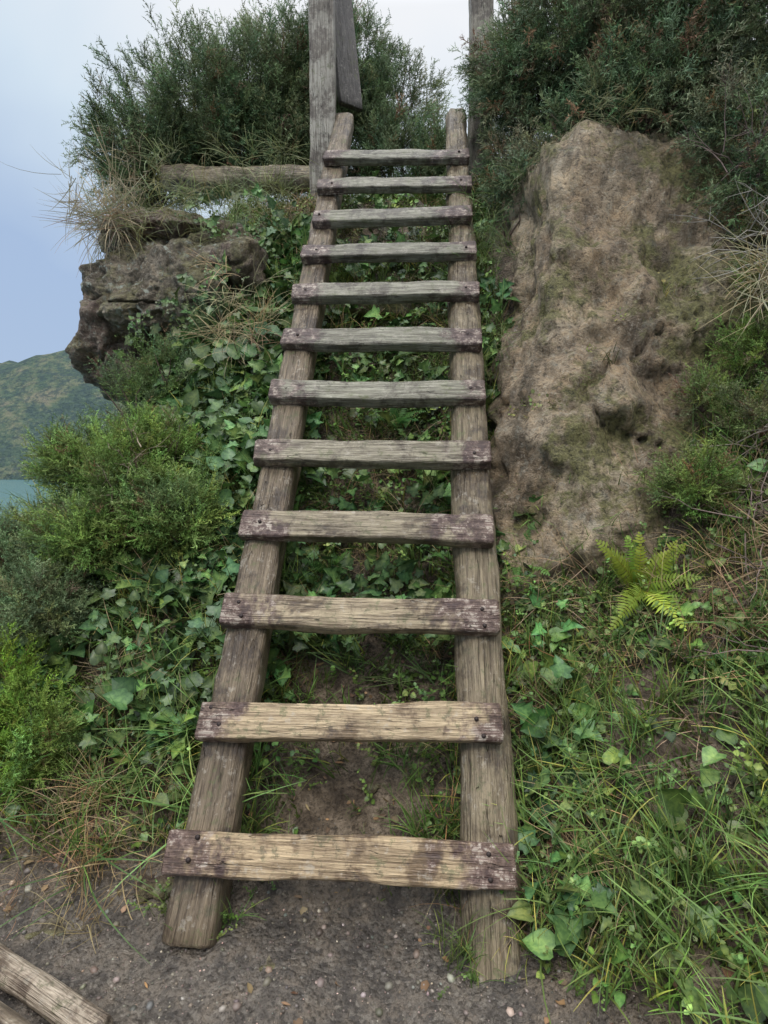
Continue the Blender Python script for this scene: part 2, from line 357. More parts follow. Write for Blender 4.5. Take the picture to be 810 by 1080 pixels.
# ------------------------------------------------------------------ ladder
lad = bpy.data.objects.new("wooden_ladder", None); scene.collection.objects.link(lad)
A0 = Vector((-.116, 1.296, .211)); A1 = Vector((.073, 3.469, 2.982)); U = (A1-A0); UL = U.length/11; U.normalize()
R = Vector((.996, -.083, -.024)); R = (R-U*R.dot(U)).normalized(); Nn = R.cross(U)  # outward (towards viewer, up)
if Nn.y > 0: Nn = -Nn
def beam(name, c0, c1, zdir, prof, mat, col, nseg, seed, parent=None, bow=0., rough=.004, taper=0.):
    """prof: (k,2) cross-section; local x along beam"""
    c0 = Vector(c0); c1 = Vector(c1); ax = (c1-c0); Lg = ax.length; ax.normalize()
    zz = Vector(zdir); zz = (zz-ax*zz.dot(ax)).normalized(); yy = zz.cross(ax)
    xs = np.linspace(-Lg/2, Lg/2, nseg+1); k = len(prof)
    V = np.zeros((nseg+1, k, 3)); V[:, :, 0] = xs[:, None]
    sc = 1-taper*(xs/Lg)[:, None]
    V[:, :, 1] = prof[None, :, 0]*sc; V[:, :, 2] = prof[None, :, 1]*sc
    V = V.reshape(-1, 3)
    rad = V[:, 1:].copy(); rl = np.linalg.norm(rad, axis=1, keepdims=True)+1e-6
    q = V*np.array([5, 26, 26])+seed*5.7
    V[:, 1:] += rad/rl*(fbm(q, 4, seed)*rough*2+fbm(V*np.array([16, 90, 90])+seed, 2, seed+3)*rough*.7)[:, None]
    xb = V[:, 0]/Lg
    V[:, 1] += bow*np.sin(xb*3+seed)+.004*vnoise(V*np.array([3, 0, 0])+seed, seed); V[:, 2] += bow*.6*np.cos(xb*4+seed*2)
    V = V.reshape(nseg+1, k, 3)
    for e, j in ((0, 1), (-1, -2)):
        cen = V[e].mean(0); V[e, :, 1:] = cen[1:]+(V[e, :, 1:]-cen[1:])*.9
        V[j, :, 0] = V[e, :, 0]+(.006 if e == 0 else -.006)
    V[0, :, 0] += .006*vnoise(V[0]*40, seed); V[-1, :, 0] += .006*vnoise(V[-1]*40, seed+1)
    V = V.reshape(-1, 3); T = []
    for i in range(nseg):
        for j in range(k):
            a_ = i*k+j; b_ = i*k+(j+1) % k; T += [[a_, b_, b_+k], [a_, b_+k, a_+k]]
    V = np.vstack([V, V[:k].mean(0), V[-k:].mean(0)]); n = (nseg+1)*k
    for j in range(k): T += [[n, (j+1) % k, j], [n+1, n-k+j, n-k+(j+1) % k]]
    T = np.array(T)[:, ::-1]
    o = tri_mesh(name, V, T, np.array([col]), mat, True)
    Mx = Matrix((ax, yy, zz)).transposed().to_4x4(); Mx.translation = (c0+c1)/2
    o.matrix_world = Mx
    if parent: o.parent = parent
    return o
def rrect(w, h, r, n=4):
    P = []
    for cx, cy, a0 in ((w/2-r, h/2-r, 0), (-w/2+r, h/2-r, 90), (-w/2+r, -h/2+r, 180), (w/2-r, -h/2+r, 270)):
        for i in range(n+1):
            t = math.radians(a0+90*i/n); P.append((cx+r*math.cos(t), cy+r*math.sin(t)))
    return np.array(P)
def circ(r, n=22, flat=None):
    t = np.arange(n)*2*np.pi/n; P = np.stack([r*np.cos(t), r*np.sin(t)], 1)
    if flat is not None: P[:, 1] = np.minimum(P[:, 1], flat)
    return P
tan = np.array([.44, .335, .21]); grey = np.array([.225, .22, .175])
bolts = Bld()
for n in range(12):
    c = A0+U*(UL*n); j = rng.normal(0, .004, 3)
    f = min(1, n/5.)
    col = tan*(1-f)+grey*f; col = col*rng.uniform(.88, 1.1)
    tilt = rng.normal(0, .007)
    w = .102+rng.normal(0, .004); hl = .435+rng.normal(0, .007)
    a = c-R*hl+U*tilt; e = c+R*hl-U*tilt
    beam("rung_%d" % (n+1), a, e, Nn, rrect(w, .05+rng.normal(0, .002), .009), M_rung, col, 60, 100+n, lad, bow=.005, rough=.0045)
    for s, off in ((-1, -.362), (1, .372)):
        for du in ((-.022, .024) if n < 3 else (.0,)):
            q = c+R*(off+rng.normal(0, .012))+U*(du+rng.normal(0, .004))
            p0 = np.array(q+Nn*.02); p1 = np.array(q+Nn*.0285)
            V, T = tube([p0, p1], [.0065, .006], 9, True); bolts.add(V, T, np.array([[1., 1, 1]]))
bolts.make("bolts", M_bolt, False, lad)
back = -Nn*(.025+.056)
lL0 = A0+U*(-.62*UL)-R*.365+back; lL1 = A0+U*(13.15*UL)-R*.372+back
lR0 = A0+U*(-.90*UL)+R*.372+back; lR1 = A0+U*(13.15*UL)+R*.372+back
beam("rail_left", lL0, lL1, Nn, rrect(.128, .115, .03), M_rail, (.18, .14, .095), 150, 201, lad, bow=.010, rough=.006, taper=.08)
beam("rail_right", lR0, lR1, Nn, circ(.072, 26, .058), M_rail, (.215, .175, .115), 150, 207, lad, bow=.008, rough=.007, taper=.10)

# fence posts, boards and logs near the top
beam("fence_post", (-.41, 3.95, 2.8), (-.405, 3.95, 4.75), (0, -1, 0), rrect(.165, .15, .015), M_rail, (.34, .325, .29), 60, 301, None, rough=.004)
beam("fence_post", (.66, 4.05, 2.7), (.655, 4.06, 4.8), (0, -1, 0), rrect(.15, .14, .02), M_rail, (.26, .24, .2), 60, 303, None, rough=.004)
beam("fence_board", (-.235, 4.14, 3.66), (-.36, 4.20, 4.9), (.8, -1, 0), rrect(.19, .04, .006), M_rail, (.10, .09, .085), 40, 305, None, rough=.002)
beam("retaining_log", (-1.55, 4.13, 3.20), (-.44, 3.97, 3.08), (0, -1, .3), circ(.08, 20), M_rail, (.25, .21, .14), 60, 307, None, rough=.012, bow=.015)
beam("edging_log", (-.575, 1.025, .03), (-1.6, 1.55, .03), (0, 0, 1), circ(.03, 16), M_rail, (.42, .36, .29), 50, 309, None, rough=.003, bow=.006)
beam("edging_log", (-.60, .90, .045), (-1.7, 1.43, .05), (0, 0, 1), circ(.062, 20), M_rail, (.40, .35, .28), 50, 311, None, rough=.004, bow=.006)

# ------------------------------------------------------------------ plant prototypes
def nrm(v): return v/np.maximum(np.linalg.norm(v, axis=-1, keepdims=True), 1e-9)
def sprig(L=.18, nb=11, nl=.012, w=.0028, spread=.8, dens=16):
    V = []; T = []; C = []; n = 0
    bend = rng.normal(0, .25, 2)
    def stem(t): return np.array([bend[0]*L*t*t, bend[1]*L*t*t, L*t])
    segs = [(stem(.2), nrm(np.array([bend[0], bend[1], 1.])), L*.8)]
    for i in range(nb):
        t = rng.uniform(.1, .95); a = rng.uniform(0, 6.28)
        d = nrm(np.array([math.cos(a)*spread, math.sin(a)*spread, .9])); segs.append((stem(t), d, L*rng.uniform(.3, .5)*(1.15-.6*t)))
    for p, d, l in segs:
        k = int(dens*l/(L*.4))+2
        t = np.linspace(.05, 1, k); base = p+d[None]*(l*t)[:, None]
        dd = nrm(d[None]*.75+rng.normal(0, .55, (k, 3))); side = nrm(np.cross(dd, rng.normal(0, 1, (k, 3))))
        ln = nl*rng.uniform(.7, 1.3, k)[:, None]
        v = np.stack([base-side*w/2, base+side*w/2, base+dd*ln], 1).reshape(-1, 3)
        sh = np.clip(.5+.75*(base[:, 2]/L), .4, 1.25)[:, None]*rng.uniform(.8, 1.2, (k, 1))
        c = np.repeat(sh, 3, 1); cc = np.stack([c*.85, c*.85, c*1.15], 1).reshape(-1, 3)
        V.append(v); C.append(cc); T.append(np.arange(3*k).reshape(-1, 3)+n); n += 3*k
        s2 = nrm(np.cross(d, [0.3, .5, .2]))*.0009
        V.append(np.array([p-s2, p+s2, p+d*l])); C.append(np.array([[.9, .5, .5]]*3)*.6); T.append(np.array([[0, 1, 2]])+n); n += 3
    return np.concatenate(V), np.concatenate(T), np.concatenate(C)
def blade(L, w, a, lean, curl, seg=5, droop=1.0):
    t = np.linspace(0, 1, seg+1); dx = np.array([math.cos(a), math.sin(a), 0]); sd = np.array([-math.sin(a), math.cos(a), 0])
    th = lean+curl*t**1.3; st = L/seg
    r = np.concatenate([[0], np.cumsum(np.sin(th[:-1])*st)]); z = np.concatenate([[0], np.cumsum(np.cos(th[:-1])*st)])
    c = dx*r[:, None]+np.array([0, 0, 1.])*z[:, None]
    ww = w*(1-t**2.2)[:, None]*.5+.0003
    V = np.stack([c-sd*ww, c+sd*ww], 1).reshape(-1, 3); T = []
    for i in range(seg): T += [[2*i, 2*i+1, 2*i+3], [2*i, 2*i+3, 2*i+2]]
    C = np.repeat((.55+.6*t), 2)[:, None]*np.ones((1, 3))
    return V, np.array(T), C
def tuft(nb=14, L=.2, w=.004, lean=(.05, .6), curl=(.2, 1.3), rad=.02, dry=.15, seg=4):
    bb = Bld()
    for i in range(nb):
        V, T, C = blade(L*rng.uniform(.5, 1.2), w*rng.uniform(.6, 1.3), rng.uniform(0, 6.28), rng.uniform(*lean), rng.uniform(*curl), seg)
        V = V+np.array([*rng.normal(0, rad, 2), 0])
        tint = np.array([2.6, 1.7, 1.6]) if rng.random() < dry else np.array([1, 1, 1.])*rng.uniform(.75, 1.25)
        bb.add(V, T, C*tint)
    return np.concatenate(bb.V), np.concatenate(bb.T), np.concatenate(bb.C)
OUT = {'heart': [(0, 0), (.22, -.10), (.42, -.02), (.52, .2), (.50, .42), (.36, .66), (.18, .86), (0, 1.02)],
       'ivy': [(0, 0), (.2, -.12), (.46, -.06), (.40, .14), (.62, .34), (.34, .50), (.2, .78), (0, 1.05)]}
def leaf(kind, s, cup=.25, droop=.25):
    h = np.array(OUT[kind]); V = []; T = []
    V = [(*p, 0) for p in h]+[(-p[0], p[1], 0) for p in h]+[(0, .3, 0), (0, .62, 0)]
    V = np.array(V, float); k = len(h)
    for base, o in ((0, 1), (k, -1)):
        for i in range(k-1):
            ctr = 2*k if i < 4 else 2*k+1
            T.append([ctr, base+i, base+i+1] if o > 0 else [ctr, base+i+1, base+i])
        T.append([2*k, base+4, 2*k+1] if o > 0 else [2*k, 2*k+1, base+4])
    V[:, 2] = cup*np.abs(V[:, 0])-droop*V[:, 1]**2+.05*np.sin(V[:, 1]*9+V[:, 0]*7)
    V[2*k:, 2] -= .03
    C = np.ones((len(V), 3))*.9; C[2*k:] = [1.6, 1.4, 1.3]; C[0] = C[k] = [1.5, 1.3, 1.2]
    return V*s, np.array(T), C
def leaf_s(s, wd=.33):
    V = np.array([(0, 0, 0), (wd, .3, .06), (wd*.8, .68, .03), (0, 1, -.08), (-wd*.8, .68, .03), (-wd, .3, .06), (0, .5, -.03)], float)
    T = np.array([[6, 0, 1], [6, 1, 2], [6, 2, 3], [6, 3, 4], [6, 4, 5], [6, 5, 0]])
    C = np.ones((7, 3))*.95; C[6] = 1.25
    return V*s, T, C
def rotm(ax, a):
    return np.array(Matrix.Rotation(a, 3, Vector(ax)))
def leaf_cluster(kind, n, s, rad, rise=.03, stem=True, tiltmax=.9):
    bb = Bld()
    for i in range(n):
        if kind == 'small': V, T, C = leaf_s(s*rng.uniform(.55, 1.3), rng.uniform(.3, .5))
        else: V, T, C = leaf(kind, s*rng.uniform(.45, 1.3), rng.uniform(.1, .4), rng.uniform(.1, .45))
        V = V@rotm((1, 0, 0), rng.uniform(-.3, tiltmax)).T@rotm((0, 1, 0), rng.normal(0, .35)).T
        a = rng.uniform(0, 6.28); V = V@rotm((0, 0, 1), a).T
        r = rad*math.sqrt(rng.random()); b2 = a+rng.normal(0, .5)+math.pi/2
        o = np.array([math.cos(b2)*r, math.sin(b2)*r, rise*rng.uniform(.2, 1.5)])
        bb.add(V+o, T, C*rng.uniform(.6, 1.3)*np.array([rng.uniform(.85, 1.25), 1, rng.uniform(.8, 1.1)]))
        if stem:
            mid = o*.5+np.array([0, 0, rise*.3]); V, T = tube([[0, 0, -.01], mid, o], .0011, 3); bb.add(V, T, np.array([[1.1, .7, .6]]))
    return np.concatenate(bb.V), np.concatenate(bb.T), np.concatenate(bb.C)
def cover(L=.09, pairs=6, s=.016):
    bb = Bld(); bend = rng.normal(0, .5, 2)
    for i in range(pairs):
        t = (i+.6)/pairs; p = np.array([bend[0]*L*t*t, bend[1]*L*t*t, L*t])
        for sgn in (0, math.pi):
            V, T, C = leaf_s(s*rng.uniform(.7, 1.3)*(1.2-.5*t), .4)
            V = V@rotm((1, 0, 0), rng.uniform(.1, .8)).T@rotm((0, 0, 1), sgn+i*1.7+rng.normal(0, .3)).T
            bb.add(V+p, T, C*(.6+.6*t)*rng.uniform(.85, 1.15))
    return np.concatenate(bb.V), np.concatenate(bb.T), np.concatenate(bb.C)
def frond(L=.32, n=20, wid=.06, curl=1.2):
    bb = Bld(); t = np.linspace(0, 1, n+1); th = .35+curl*t
    r = np.cumsum(np.sin(th)*L/n); z = np.cumsum(np.cos(th)*L/n); P = np.stack([np.zeros(n+1), r, z], 1)
    V, T = tube(P, np.linspace(.0022, .0006, n+1), 3); bb.add(V, T, np.array([[1.1, .8, .5]]))
    for i in range(2, n+1):
        w = wid*math.sin(min(1, (t[i]+.05)*1.15)*math.pi)**.6*1.0 if t[i] < .85 else wid*.75*(1.05-t[i])*4
        w = max(w, .006)*rng.uniform(.85, 1.1); tg = np.array([0, math.sin(th[i]), math.cos(th[i])]); nr = np.array([0, -math.cos(th[i]), math.sin(th[i])])
        for s in (-1, 1):
            d = nrm(np.array([s, 0, 0])+tg*.35-nr*rng.uniform(-.05, .3)); hw = L/n*.45
            a = P[i]; V = np.array([a-tg*hw*.7, a+tg*hw*.7, a+d*w*.5+tg*hw+nr*.002, a+d*w*.5-tg*hw*.9+nr*.002, a+d*w-nr*w*.15])
            bb.add(V, np.array([[0, 1, 2], [0, 2, 3], [3, 2, 4]]), np.array([[1., 1, 1]])*rng.uniform(.75, 1.2))
    return np.concatenate(bb.V), np.concatenate(bb.T), np.concatenate(bb.C)
def mossclump(n=45, r=.05, L=.02):
    bb = Bld()
    for i in range(n):
        a = rng.uniform(0, 6.28); rr = r*math.sqrt(rng.random()); V, T, C = blade(L*rng.uniform(.5, 1.3), .005, rng.uniform(0, 6.28), rng.uniform(0, .7), .6, 1)
        bb.add(V+np.array([math.cos(a)*rr, math.sin(a)*rr, .012*(1-rr/r)]), T, C)
    return np.concatenate(bb.V), np.concatenate(bb.T), np.concatenate(bb.C)

P_sprig = [sprig(nb=9, nl=.014, w=.0034, dens=12) for _ in range(7)]
P_sprigF = [sprig(L=.20, nb=9, nl=.02, w=.0052, dens=10) for _ in range(7)]
P_sprigN = [sprig(L=.13, nb=10, nl=.0105, w=.0028, dens=14, spread=.7) for _ in range(7)]
P_tuft = [tuft() for _ in range(8)]
P_tuftS = [tuft(12, .09, .0034, dry=.1, seg=3) for _ in range(6)]
P_long = [tuft(12, .36, .0046, (.2, .8), (.6, 1.8), .03, .12, 6) for _ in range(8)]
P_dry = [tuft(14, .26, .0028, (.2, 1.2), (.3, 1.7), .03, 0, 5) for _ in range(8)]
P_ivy = [leaf_cluster('ivy', 6, .055, .08, .04) for _ in range(7)]
P_heart = [leaf_cluster('heart', 5, .055, .07, .05) for _ in range(7)]
P_small = [leaf_cluster('small', 12, .024, .06, .03, False) for _ in range(7)]
P_cover = [cover() for _ in range(8)]
P_moss = [mossclump() for _ in range(5)]
P_frond = [frond(curl=c) for c in (.9, 1.1, 1.3, 1.5)]

# ------------------------------------------------------------------ scatter
def lx(y): return -.116+.087*(y-1.296)          # ladder centre line
def scatter(N, box, dens):
    x = rng.uniform(box[0], box[1], N); y = rng.uniform(box[2], box[3], N); z = H(x, y); n = grad(x, y)
    w = dens(x, y, z)*np.minimum(1/np.maximum(n[:, 2], .12), 6)/6
    k = rng.random(N) < w
    return np.stack([x, y, z], 1)[k], n[k]
def notrock(x, y):
    q = (np.abs((x-1.16)/.60)**3+np.abs((y-2.85)/.72)**3); return q > 1
def sm(v, a, b_): return np.clip((v-a)/(b_-a), 0, 1)
UP = np.array([[0, 0, 1.]])
def cols(n, base, var=.2, hue=.12):
    base = np.array(base)*1.35
    c = base[None]*np.exp(rng.normal(0, var, (n, 1)))*np.exp(rng.normal(0, hue, (n, 3))*np.array([[1, .3, .8]]))
    return c
def patch(x, y, sc, s, lo=-.1, hi=.25): return sm(n2(x, y, sc, 3, s), lo, hi)
BOX = (-2.3, 2.3, .7, 4.5)
def corridor(x, y): return np.abs(x-lx(y)-.0) < .31
def bankmask(x, y, z):
    edge = .07+.05*n2(x, y, 5, 2, 40)
    return (z > edge).astype(float)
def layer(name, mat, specs, smooth=False):
    bb = Bld()
    for protos, N, dens, col, var, up, jit, scl, sink in specs:
        P, n = scatter(N, BOX, dens)
        D = nrm(n)*(1-up)+UP*up+rng.normal(0, jit, P.shape)
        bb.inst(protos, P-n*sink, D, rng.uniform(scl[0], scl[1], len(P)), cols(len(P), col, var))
    return bb.make(name, mat, smooth)
inC = lambda x, y: corridor(x, y).astype(float)
low = lambda x, y: (1-inC(x, y)*sm(y, 1.92, 1.62)*(1-.6*sm(np.abs(x-lx(y)), .10, .26))*.95)*(1-.35*inC(x, y))
leftfoot = lambda x, y: ((x < -.40)*(x > -1.0)*(y < 1.8)).astype(float)
layer("grass", M_grass, [
 (P_tuft, 50000, lambda x, y, z: bankmask(x, y, z)*(1-.3*inC(x, y))*low(x, y)*notrock(x, y)*(.15+.85*patch(x, y, 1.8, 11, -.2, .2))*(z < 2.3)*.5, (.105, .165, .042), .3, .35, .3, (.5, 1.1), .0),
 (P_tuftS, 60000, lambda x, y, z: bankmask(x, y, z)*low(x, y)*notrock(x, y)*.55*patch(x, y, 4, 12, -.2, .3), (.105, .17, .038), .3, .4, .3, (.6, 1.4), .0),
 (P_long, 16000, lambda x, y, z: bankmask(x, y, z)*(1-inC(x, y))*notrock(x, y)*np.maximum(((x < -.4)*(z < .6)*.45+(x > .4)*(z < .8)*.5)*patch(x, y, 2.2, 13, -.15, .2), leftfoot(x, y)*.9), (.125, .19, .05), .3, .3, .35, (.45, 1.0), .0),
])
layer("dry_grass", M_grass, [
 (P_dry, 26000, lambda x, y, z: bankmask(x, y, z)*(low(x, y)+.3*inC(x, y)*(y > 2))*notrock(x, y)*(.12+.6*patch(x, y, 2.4, 21, -.02, .25)*(1+(x > .9)))+leftfoot(x, y)*(z > .03)*.3+(x < -.7)*(x > -1.3)*(y > 1.3)*(y < 1.65)*.5, (.28, .205, .11), .3, .1, .5, (.35, .9), .0),
])
layer("broadleaf_plants", M_leaf, [
 (P_ivy, 40000, lambda x, y, z: bankmask(x, y, z)*((x < -.36)*(x > -1.35)*((z > .65)*1.6+(z > .25)*(z <= .65)*.7)*(z < 2.6)*(.35+.65*patch(x, y, 3, 31, -.25, .1))+((x > .38)*(x < .60)*.40+(inC(x, y))*(y > 1.9)*.30)*patch(x, y, 3, 31, -.2, .15))*notrock(x, y), (.05, .105, .036), .4, .25, .25, (.45, 1.3), -.04),
 (P_heart, 18000, lambda x, y, z: bankmask(x, y, z)*(.20+.3*(x > .38)*(x < .65)+.35*(x < -.4))*notrock(x, y)*low(x, y)*patch(x, y, 3.3, 32, -.05, .2)*(z < 2.6), (.065, .13, .04), .35, .25, .25, (.35, 1.1), -.02),
], True)
layer("ground_cover", M_leaf, [
 (P_small, 60000, lambda x, y, z: bankmask(x, y, z)*notrock(x, y)*low(x, y)*(.15+.85*patch(x, y, 3.1, 41, -.2, .15))*(.5+.2*(x < -.4)), (.08, .145, .04), .4, .25, .25, (.5, 1.2), .0),
 (P_cover, 60000, lambda x, y, z: bankmask(x, y, z)*notrock(x, y)*low(x, y)*(.1+.9*patch(x, y, 2.7, 42, -.2, .15))*.5, (.10, .17, .042), .35, .35, .35, (.6, 1.3), .0),
], True)
layer("moss", M_grass, [
 (P_moss, 30000, lambda x, y, z: bankmask(x, y, z)*notrock(x, y)*low(x, y)*.5, (.08, .11, .025), .35, .0, .1, (.6, 1.4), .0),
])

# ferns
def onG(x, y, dz=.0):
    return (x, y, float(H(np.array([x]), np.array([y]))[0])+dz)
def fern(name, P, D, sc, n, col, seed):
    bb = Bld(); P = np.array(P)
    an = np.linspace(0, 2*np.pi, n, endpoint=False)+rng.normal(0, .25, n)
    bb.inst(P_frond, np.repeat(P[None], n, 0), np.repeat(nrm(np.array([D], float)), n, 0)+rng.normal(0, .1, (n, 3)), sc*rng.uniform(.7, 1.1, n), cols(n, col, .15), an)
    bb.make(name, M_grass, False)
fern("fern", onG(.84, 1.84, .02), (0, -.85, .6), .75, 12, (.16, .23, .03), 1)
fern("fern", onG(.50, 2.05, .02), (-.2, -.8, .7), .55, 8, (.07, .15, .03), 2)
fern("fern", onG(.05, 2.55, .02), (0, -.6, .8), .6, 9, (.05, .12, .03), 3)
fern("fern", onG(.2, 2.35, .0), (0, -.6, .8), .5, 7, (.05, .12, .03), 4)
fern("fern", onG(-.1, 2.75, .0), (0, -.6, .8), .5, 7, (.05, .12, .03), 5)
fern("fern", onG(-.2, 2.1, .0), (0, -.6, .8), .45, 7, (.06, .14, .03), 6)
# large-leaved plants
bl = Bld()
for (x, y, s, n) in [(.12, 1.86, .10, 4), (-.70, 1.78, .085, 6), (.50, 1.62, .055, 7), (-.52, 2.25, .06, 10), (-.62, 2.5, .065, 12), (-.5, 2.9, .06, 10), (.08, 1.98, .05, 6), (-.8, 2.0, .06, 6), (-.62, 3.0, .065, 10), (-.52, 2.05, .05, 8), (-.9, 2.75, .06, 12), (-.7, 2.7, .06, 12), (-1.1, 2.8, .06, 10),
                     (-.56, 2.7, .07, 12), (-.5, 2.45, .06, 10), (-.66, 2.88, .07, 12), (-.8, 2.95, .07, 12), (-1.0, 2.65, .065, 10), (-.85, 2.6, .06, 10), (-.6, 2.35, .055, 10), (-.55, 1.95, .055, 8), (-.9, 2.2, .05, 8),
                     (-.9, 3.05, .065, 12), (-1.1, 3.1, .065, 12), (-.75, 3.1, .06, 10), (-.62, 1.9, .05, 9), (-.75, 1.85, .05, 9), (-.95, 1.85, .045, 8), (-.1, 2.0, .045, 6), (.15, 2.25, .05, 7), (-.2, 2.4, .045, 7)]:
    pr = [leaf_cluster('heart' if rng.random() < .5 else 'ivy', n, s, s*1.7, .10, True, .7)]; q = onG(x, y, .03)
    bl.inst(pr, np.array([q]), np.array([[0, -.75, .6]]), np.array([1.]), cols(1, (.052, .11, .042), .2))
for c_, n in (((-1.05, 3.18, 1.95), 26), ((-.88, 3.12, 2.12), 18), ((-1.3, 3.22, 1.85), 22), ((-.95, 3.38, 2.55), 14), ((-.7, 3.3, 2.45), 12)):
    P = np.array(c_)+rng.normal(0, .075, (n, 3)); bl.inst(P_ivy+P_cover+P_small, P, np.array([[0, -.8, .4]])+rng.normal(0, .3, (n, 3)), rng.uniform(.6, 1.2, n), cols(n, (.065, .12, .042), .3))
bl.make("large_leaf_plants", M_leaf, True)
# grass tufts at the ladder foot
gf_ = Bld()
for (x, y, n, s) in [(.22, 1.24, 5, .5), (.28, 1.30, 5, .6), (-.30, 1.42, 5, .5), (-.34, 1.5, 6, .6), (.20, 1.5, 5, .5), (-.5, 1.30, 7, .6), (-.62, 1.38, 8, .65), (.45, 1.1, 6, .6), (.14, 1.7, 5, .5), (-.28, 1.66, 6, .5), (.0, 1.75, 5, .5), (-.12, 1.52, 3, .35), (.18, 1.16, 6, .5), (-.40, 1.26, 6, .5), (-.36, 1.36, 6, .5), (.12, 1.6, 4, .45)]:
    P = np.array([onG(x+rng.normal(0, .035), y+rng.normal(0, .03)) for _ in range(n)])
    gf_.inst(P_tuft+P_cover, P, UP+rng.normal(0, .25, (n, 3))+np.array([[0, -.3, 0]]), rng.uniform(.7, 1.2, n)*s, cols(n, (.11, .18, .045), .2))
gf_.make("grass_tufts", M_grass)

# shrubs: lobes of heath sprigs
def shrub(name, lobes, protos, dens, col, col2=None, sc=(.7, 1.2), up=.35, brown=.05, seed=0, twigs=True):
    bb = Bld(); tw = Bld()
    for (x, y, z, r) in lobes:
        n = int(dens*r*r*4*np.pi)
        d = nrm(rng.normal(0, 1, (n, 3))*np.array([1, 1, .85])); rr = r*(1-.55*rng.random(n)**1.6)
        k = 1+.40*fbm(d*2.2+np.array([x, y, z])*3, 3, seed)+.32*fbm(d*6+x, 2, seed+2)
        P = np.array([x, y, z])+d*(rr*k)[:, None]*np.array([1.05, 1, .92])
        keep = fbm(P*6, 3, seed+7) > -.18
        P = P[keep]; d = d[keep]; n = len(P)
        D = nrm(d+UP*up+rng.normal(0, .3, (n, 3)))
        c = cols(n, col, .28)
        if col2 is not None:
            f = sm(fbm(P*3.2, 3, seed+11), -.05, .3)[:, None]; c = c*(1-f)+cols(n, col2, .25)*f
        br = rng.random(n) < brown; c[br] = cols(int(br.sum()), (.16, .11, .065), .2)
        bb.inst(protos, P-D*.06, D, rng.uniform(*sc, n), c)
        if twigs:
            for i in range(int(26*r/.4)):
                dd = nrm(rng.normal(0, 1, 3)+np.array([0, 0, .4])); b0 = np.array([x, y, z-r*.8])
                e = np.array([x, y, z])+dd*r*rng.uniform(.7, 1.12); mid = (b0+e)/2+rng.normal(0, r*.12, 3)
                V, T = tube([b0, b0*.7+mid*.3+rng.normal(0, .01, 3), mid, e], [.008, .006, .004, .0012], 4); tw.add(V, T, np.array([[.09, .065, .05]]))
    par = bpy.data.objects.new(name, None); scene.collection.objects.link(par)
    bb.make(name+"_foliage", M_heath, False, par)
    if twigs: tw.make(name+"_branches", M_twig, False, par)

G1 = (.105, .15, .072); G2 = (.175, .21, .11); GB = (.14, .215, .055); GD = (.095, .14, .068)
shrub("heath_bush", [(-1.80, 4.34, 3.46, .36), (-1.38, 4.40, 3.76, .46), (-.90, 4.58, 3.95, .46), (-1.12, 4.48, 3.56, .38), (-.60, 4.7, 4.15, .36), (-.28, 4.95, 4.48, .34), (.10, 4.80, 3.98, .34), (-.42, 4.8, 3.85, .42), (-1.70, 4.36, 3.25, .24), (-.75, 4.5, 3.5, .26), (.1, 4.6, 3.45, .34), (.4, 4.4, 3.25, .26)],
      P_sprigF, 520, G1, G2, (.7, 1.2), .5, .04, 1)
shrub("heath_bush", [(.92, 3.52, 3.42, .33), (.86, 3.48, 2.97, .22), (1.10, 3.36, 3.46, .40), (1.43, 3.14, 3.42, .42), (1.76, 2.92, 3.25, .40), (.72, 3.4, 2.62, .14), (2.1, 2.7, 2.9, .40), (.80, 3.75, 3.7, .25),
                     (.76, 3.12, 2.66, .15), (.66, 3.05, 2.42, .10), (.95, 3.0, 2.86, .15), (1.12, 2.9, 2.96, .16), (1.38, 2.82, 2.94, .19), (1.62, 2.6, 2.62, .20), (1.58, 2.42, 2.3, .15), (1.25, 2.78, 2.80, .12)],
      P_sprigF, 540, GD, (.15, .165, .10), (.7, 1.1), -.05, .09, 2)
shrub("heath_bush", [(-1.0, 2.3, 1.06, .25), (-1.29, 2.41, 1.18, .16), (-.80, 2.12, .98, .15), (-.96, 2.42, 1.22, .16), (-1.1, 2.15, .92, .18)],
      P_sprigN, 1200, GB, G1, (.8, 1.3), .7, .03, 3)
shrub("heath_bush", [(-1.22, 1.96, .67, .15), (-1.24, 2.18, .88, .14), (-1.5, 2.2, .8, .19)], P_sprigN, 1100, (.14, .19, .09), G1, (.7, 1.1), .7, .02, 4)
shrub("heath_bush", [(-1.12, 1.66, .30, .15), (-1.3, 1.75, .43, .17)], P_sprigN, 1100, (.16, .26, .035), GB, (.7, 1.1), .7, .02, 5)
shrub("heath_bush", [(-.88, 3.1, 1.94, .12), (-1.15, 3.0, 1.66, .13), (-1.32, 2.95, 1.5, .17)], P_sprig, 700, GB, GD, (.6, 1.0), .6, .04, 6)
shrub("heath_bush", [(1.05, 1.85, 1.12, .12), (1.42, 2.1, 1.62, .15), (1.55, 2.2, 1.9, .17), (1.22, 1.6, .7, .12), (1.6, 2.3, 2.15, .14), (1.32, 1.95, 1.35, .13), (1.18, 2.08, 1.45, .09)], P_sprigN, 900, GB, (.13, .125, .07), (.6, 1.0), .6, .12, 7)

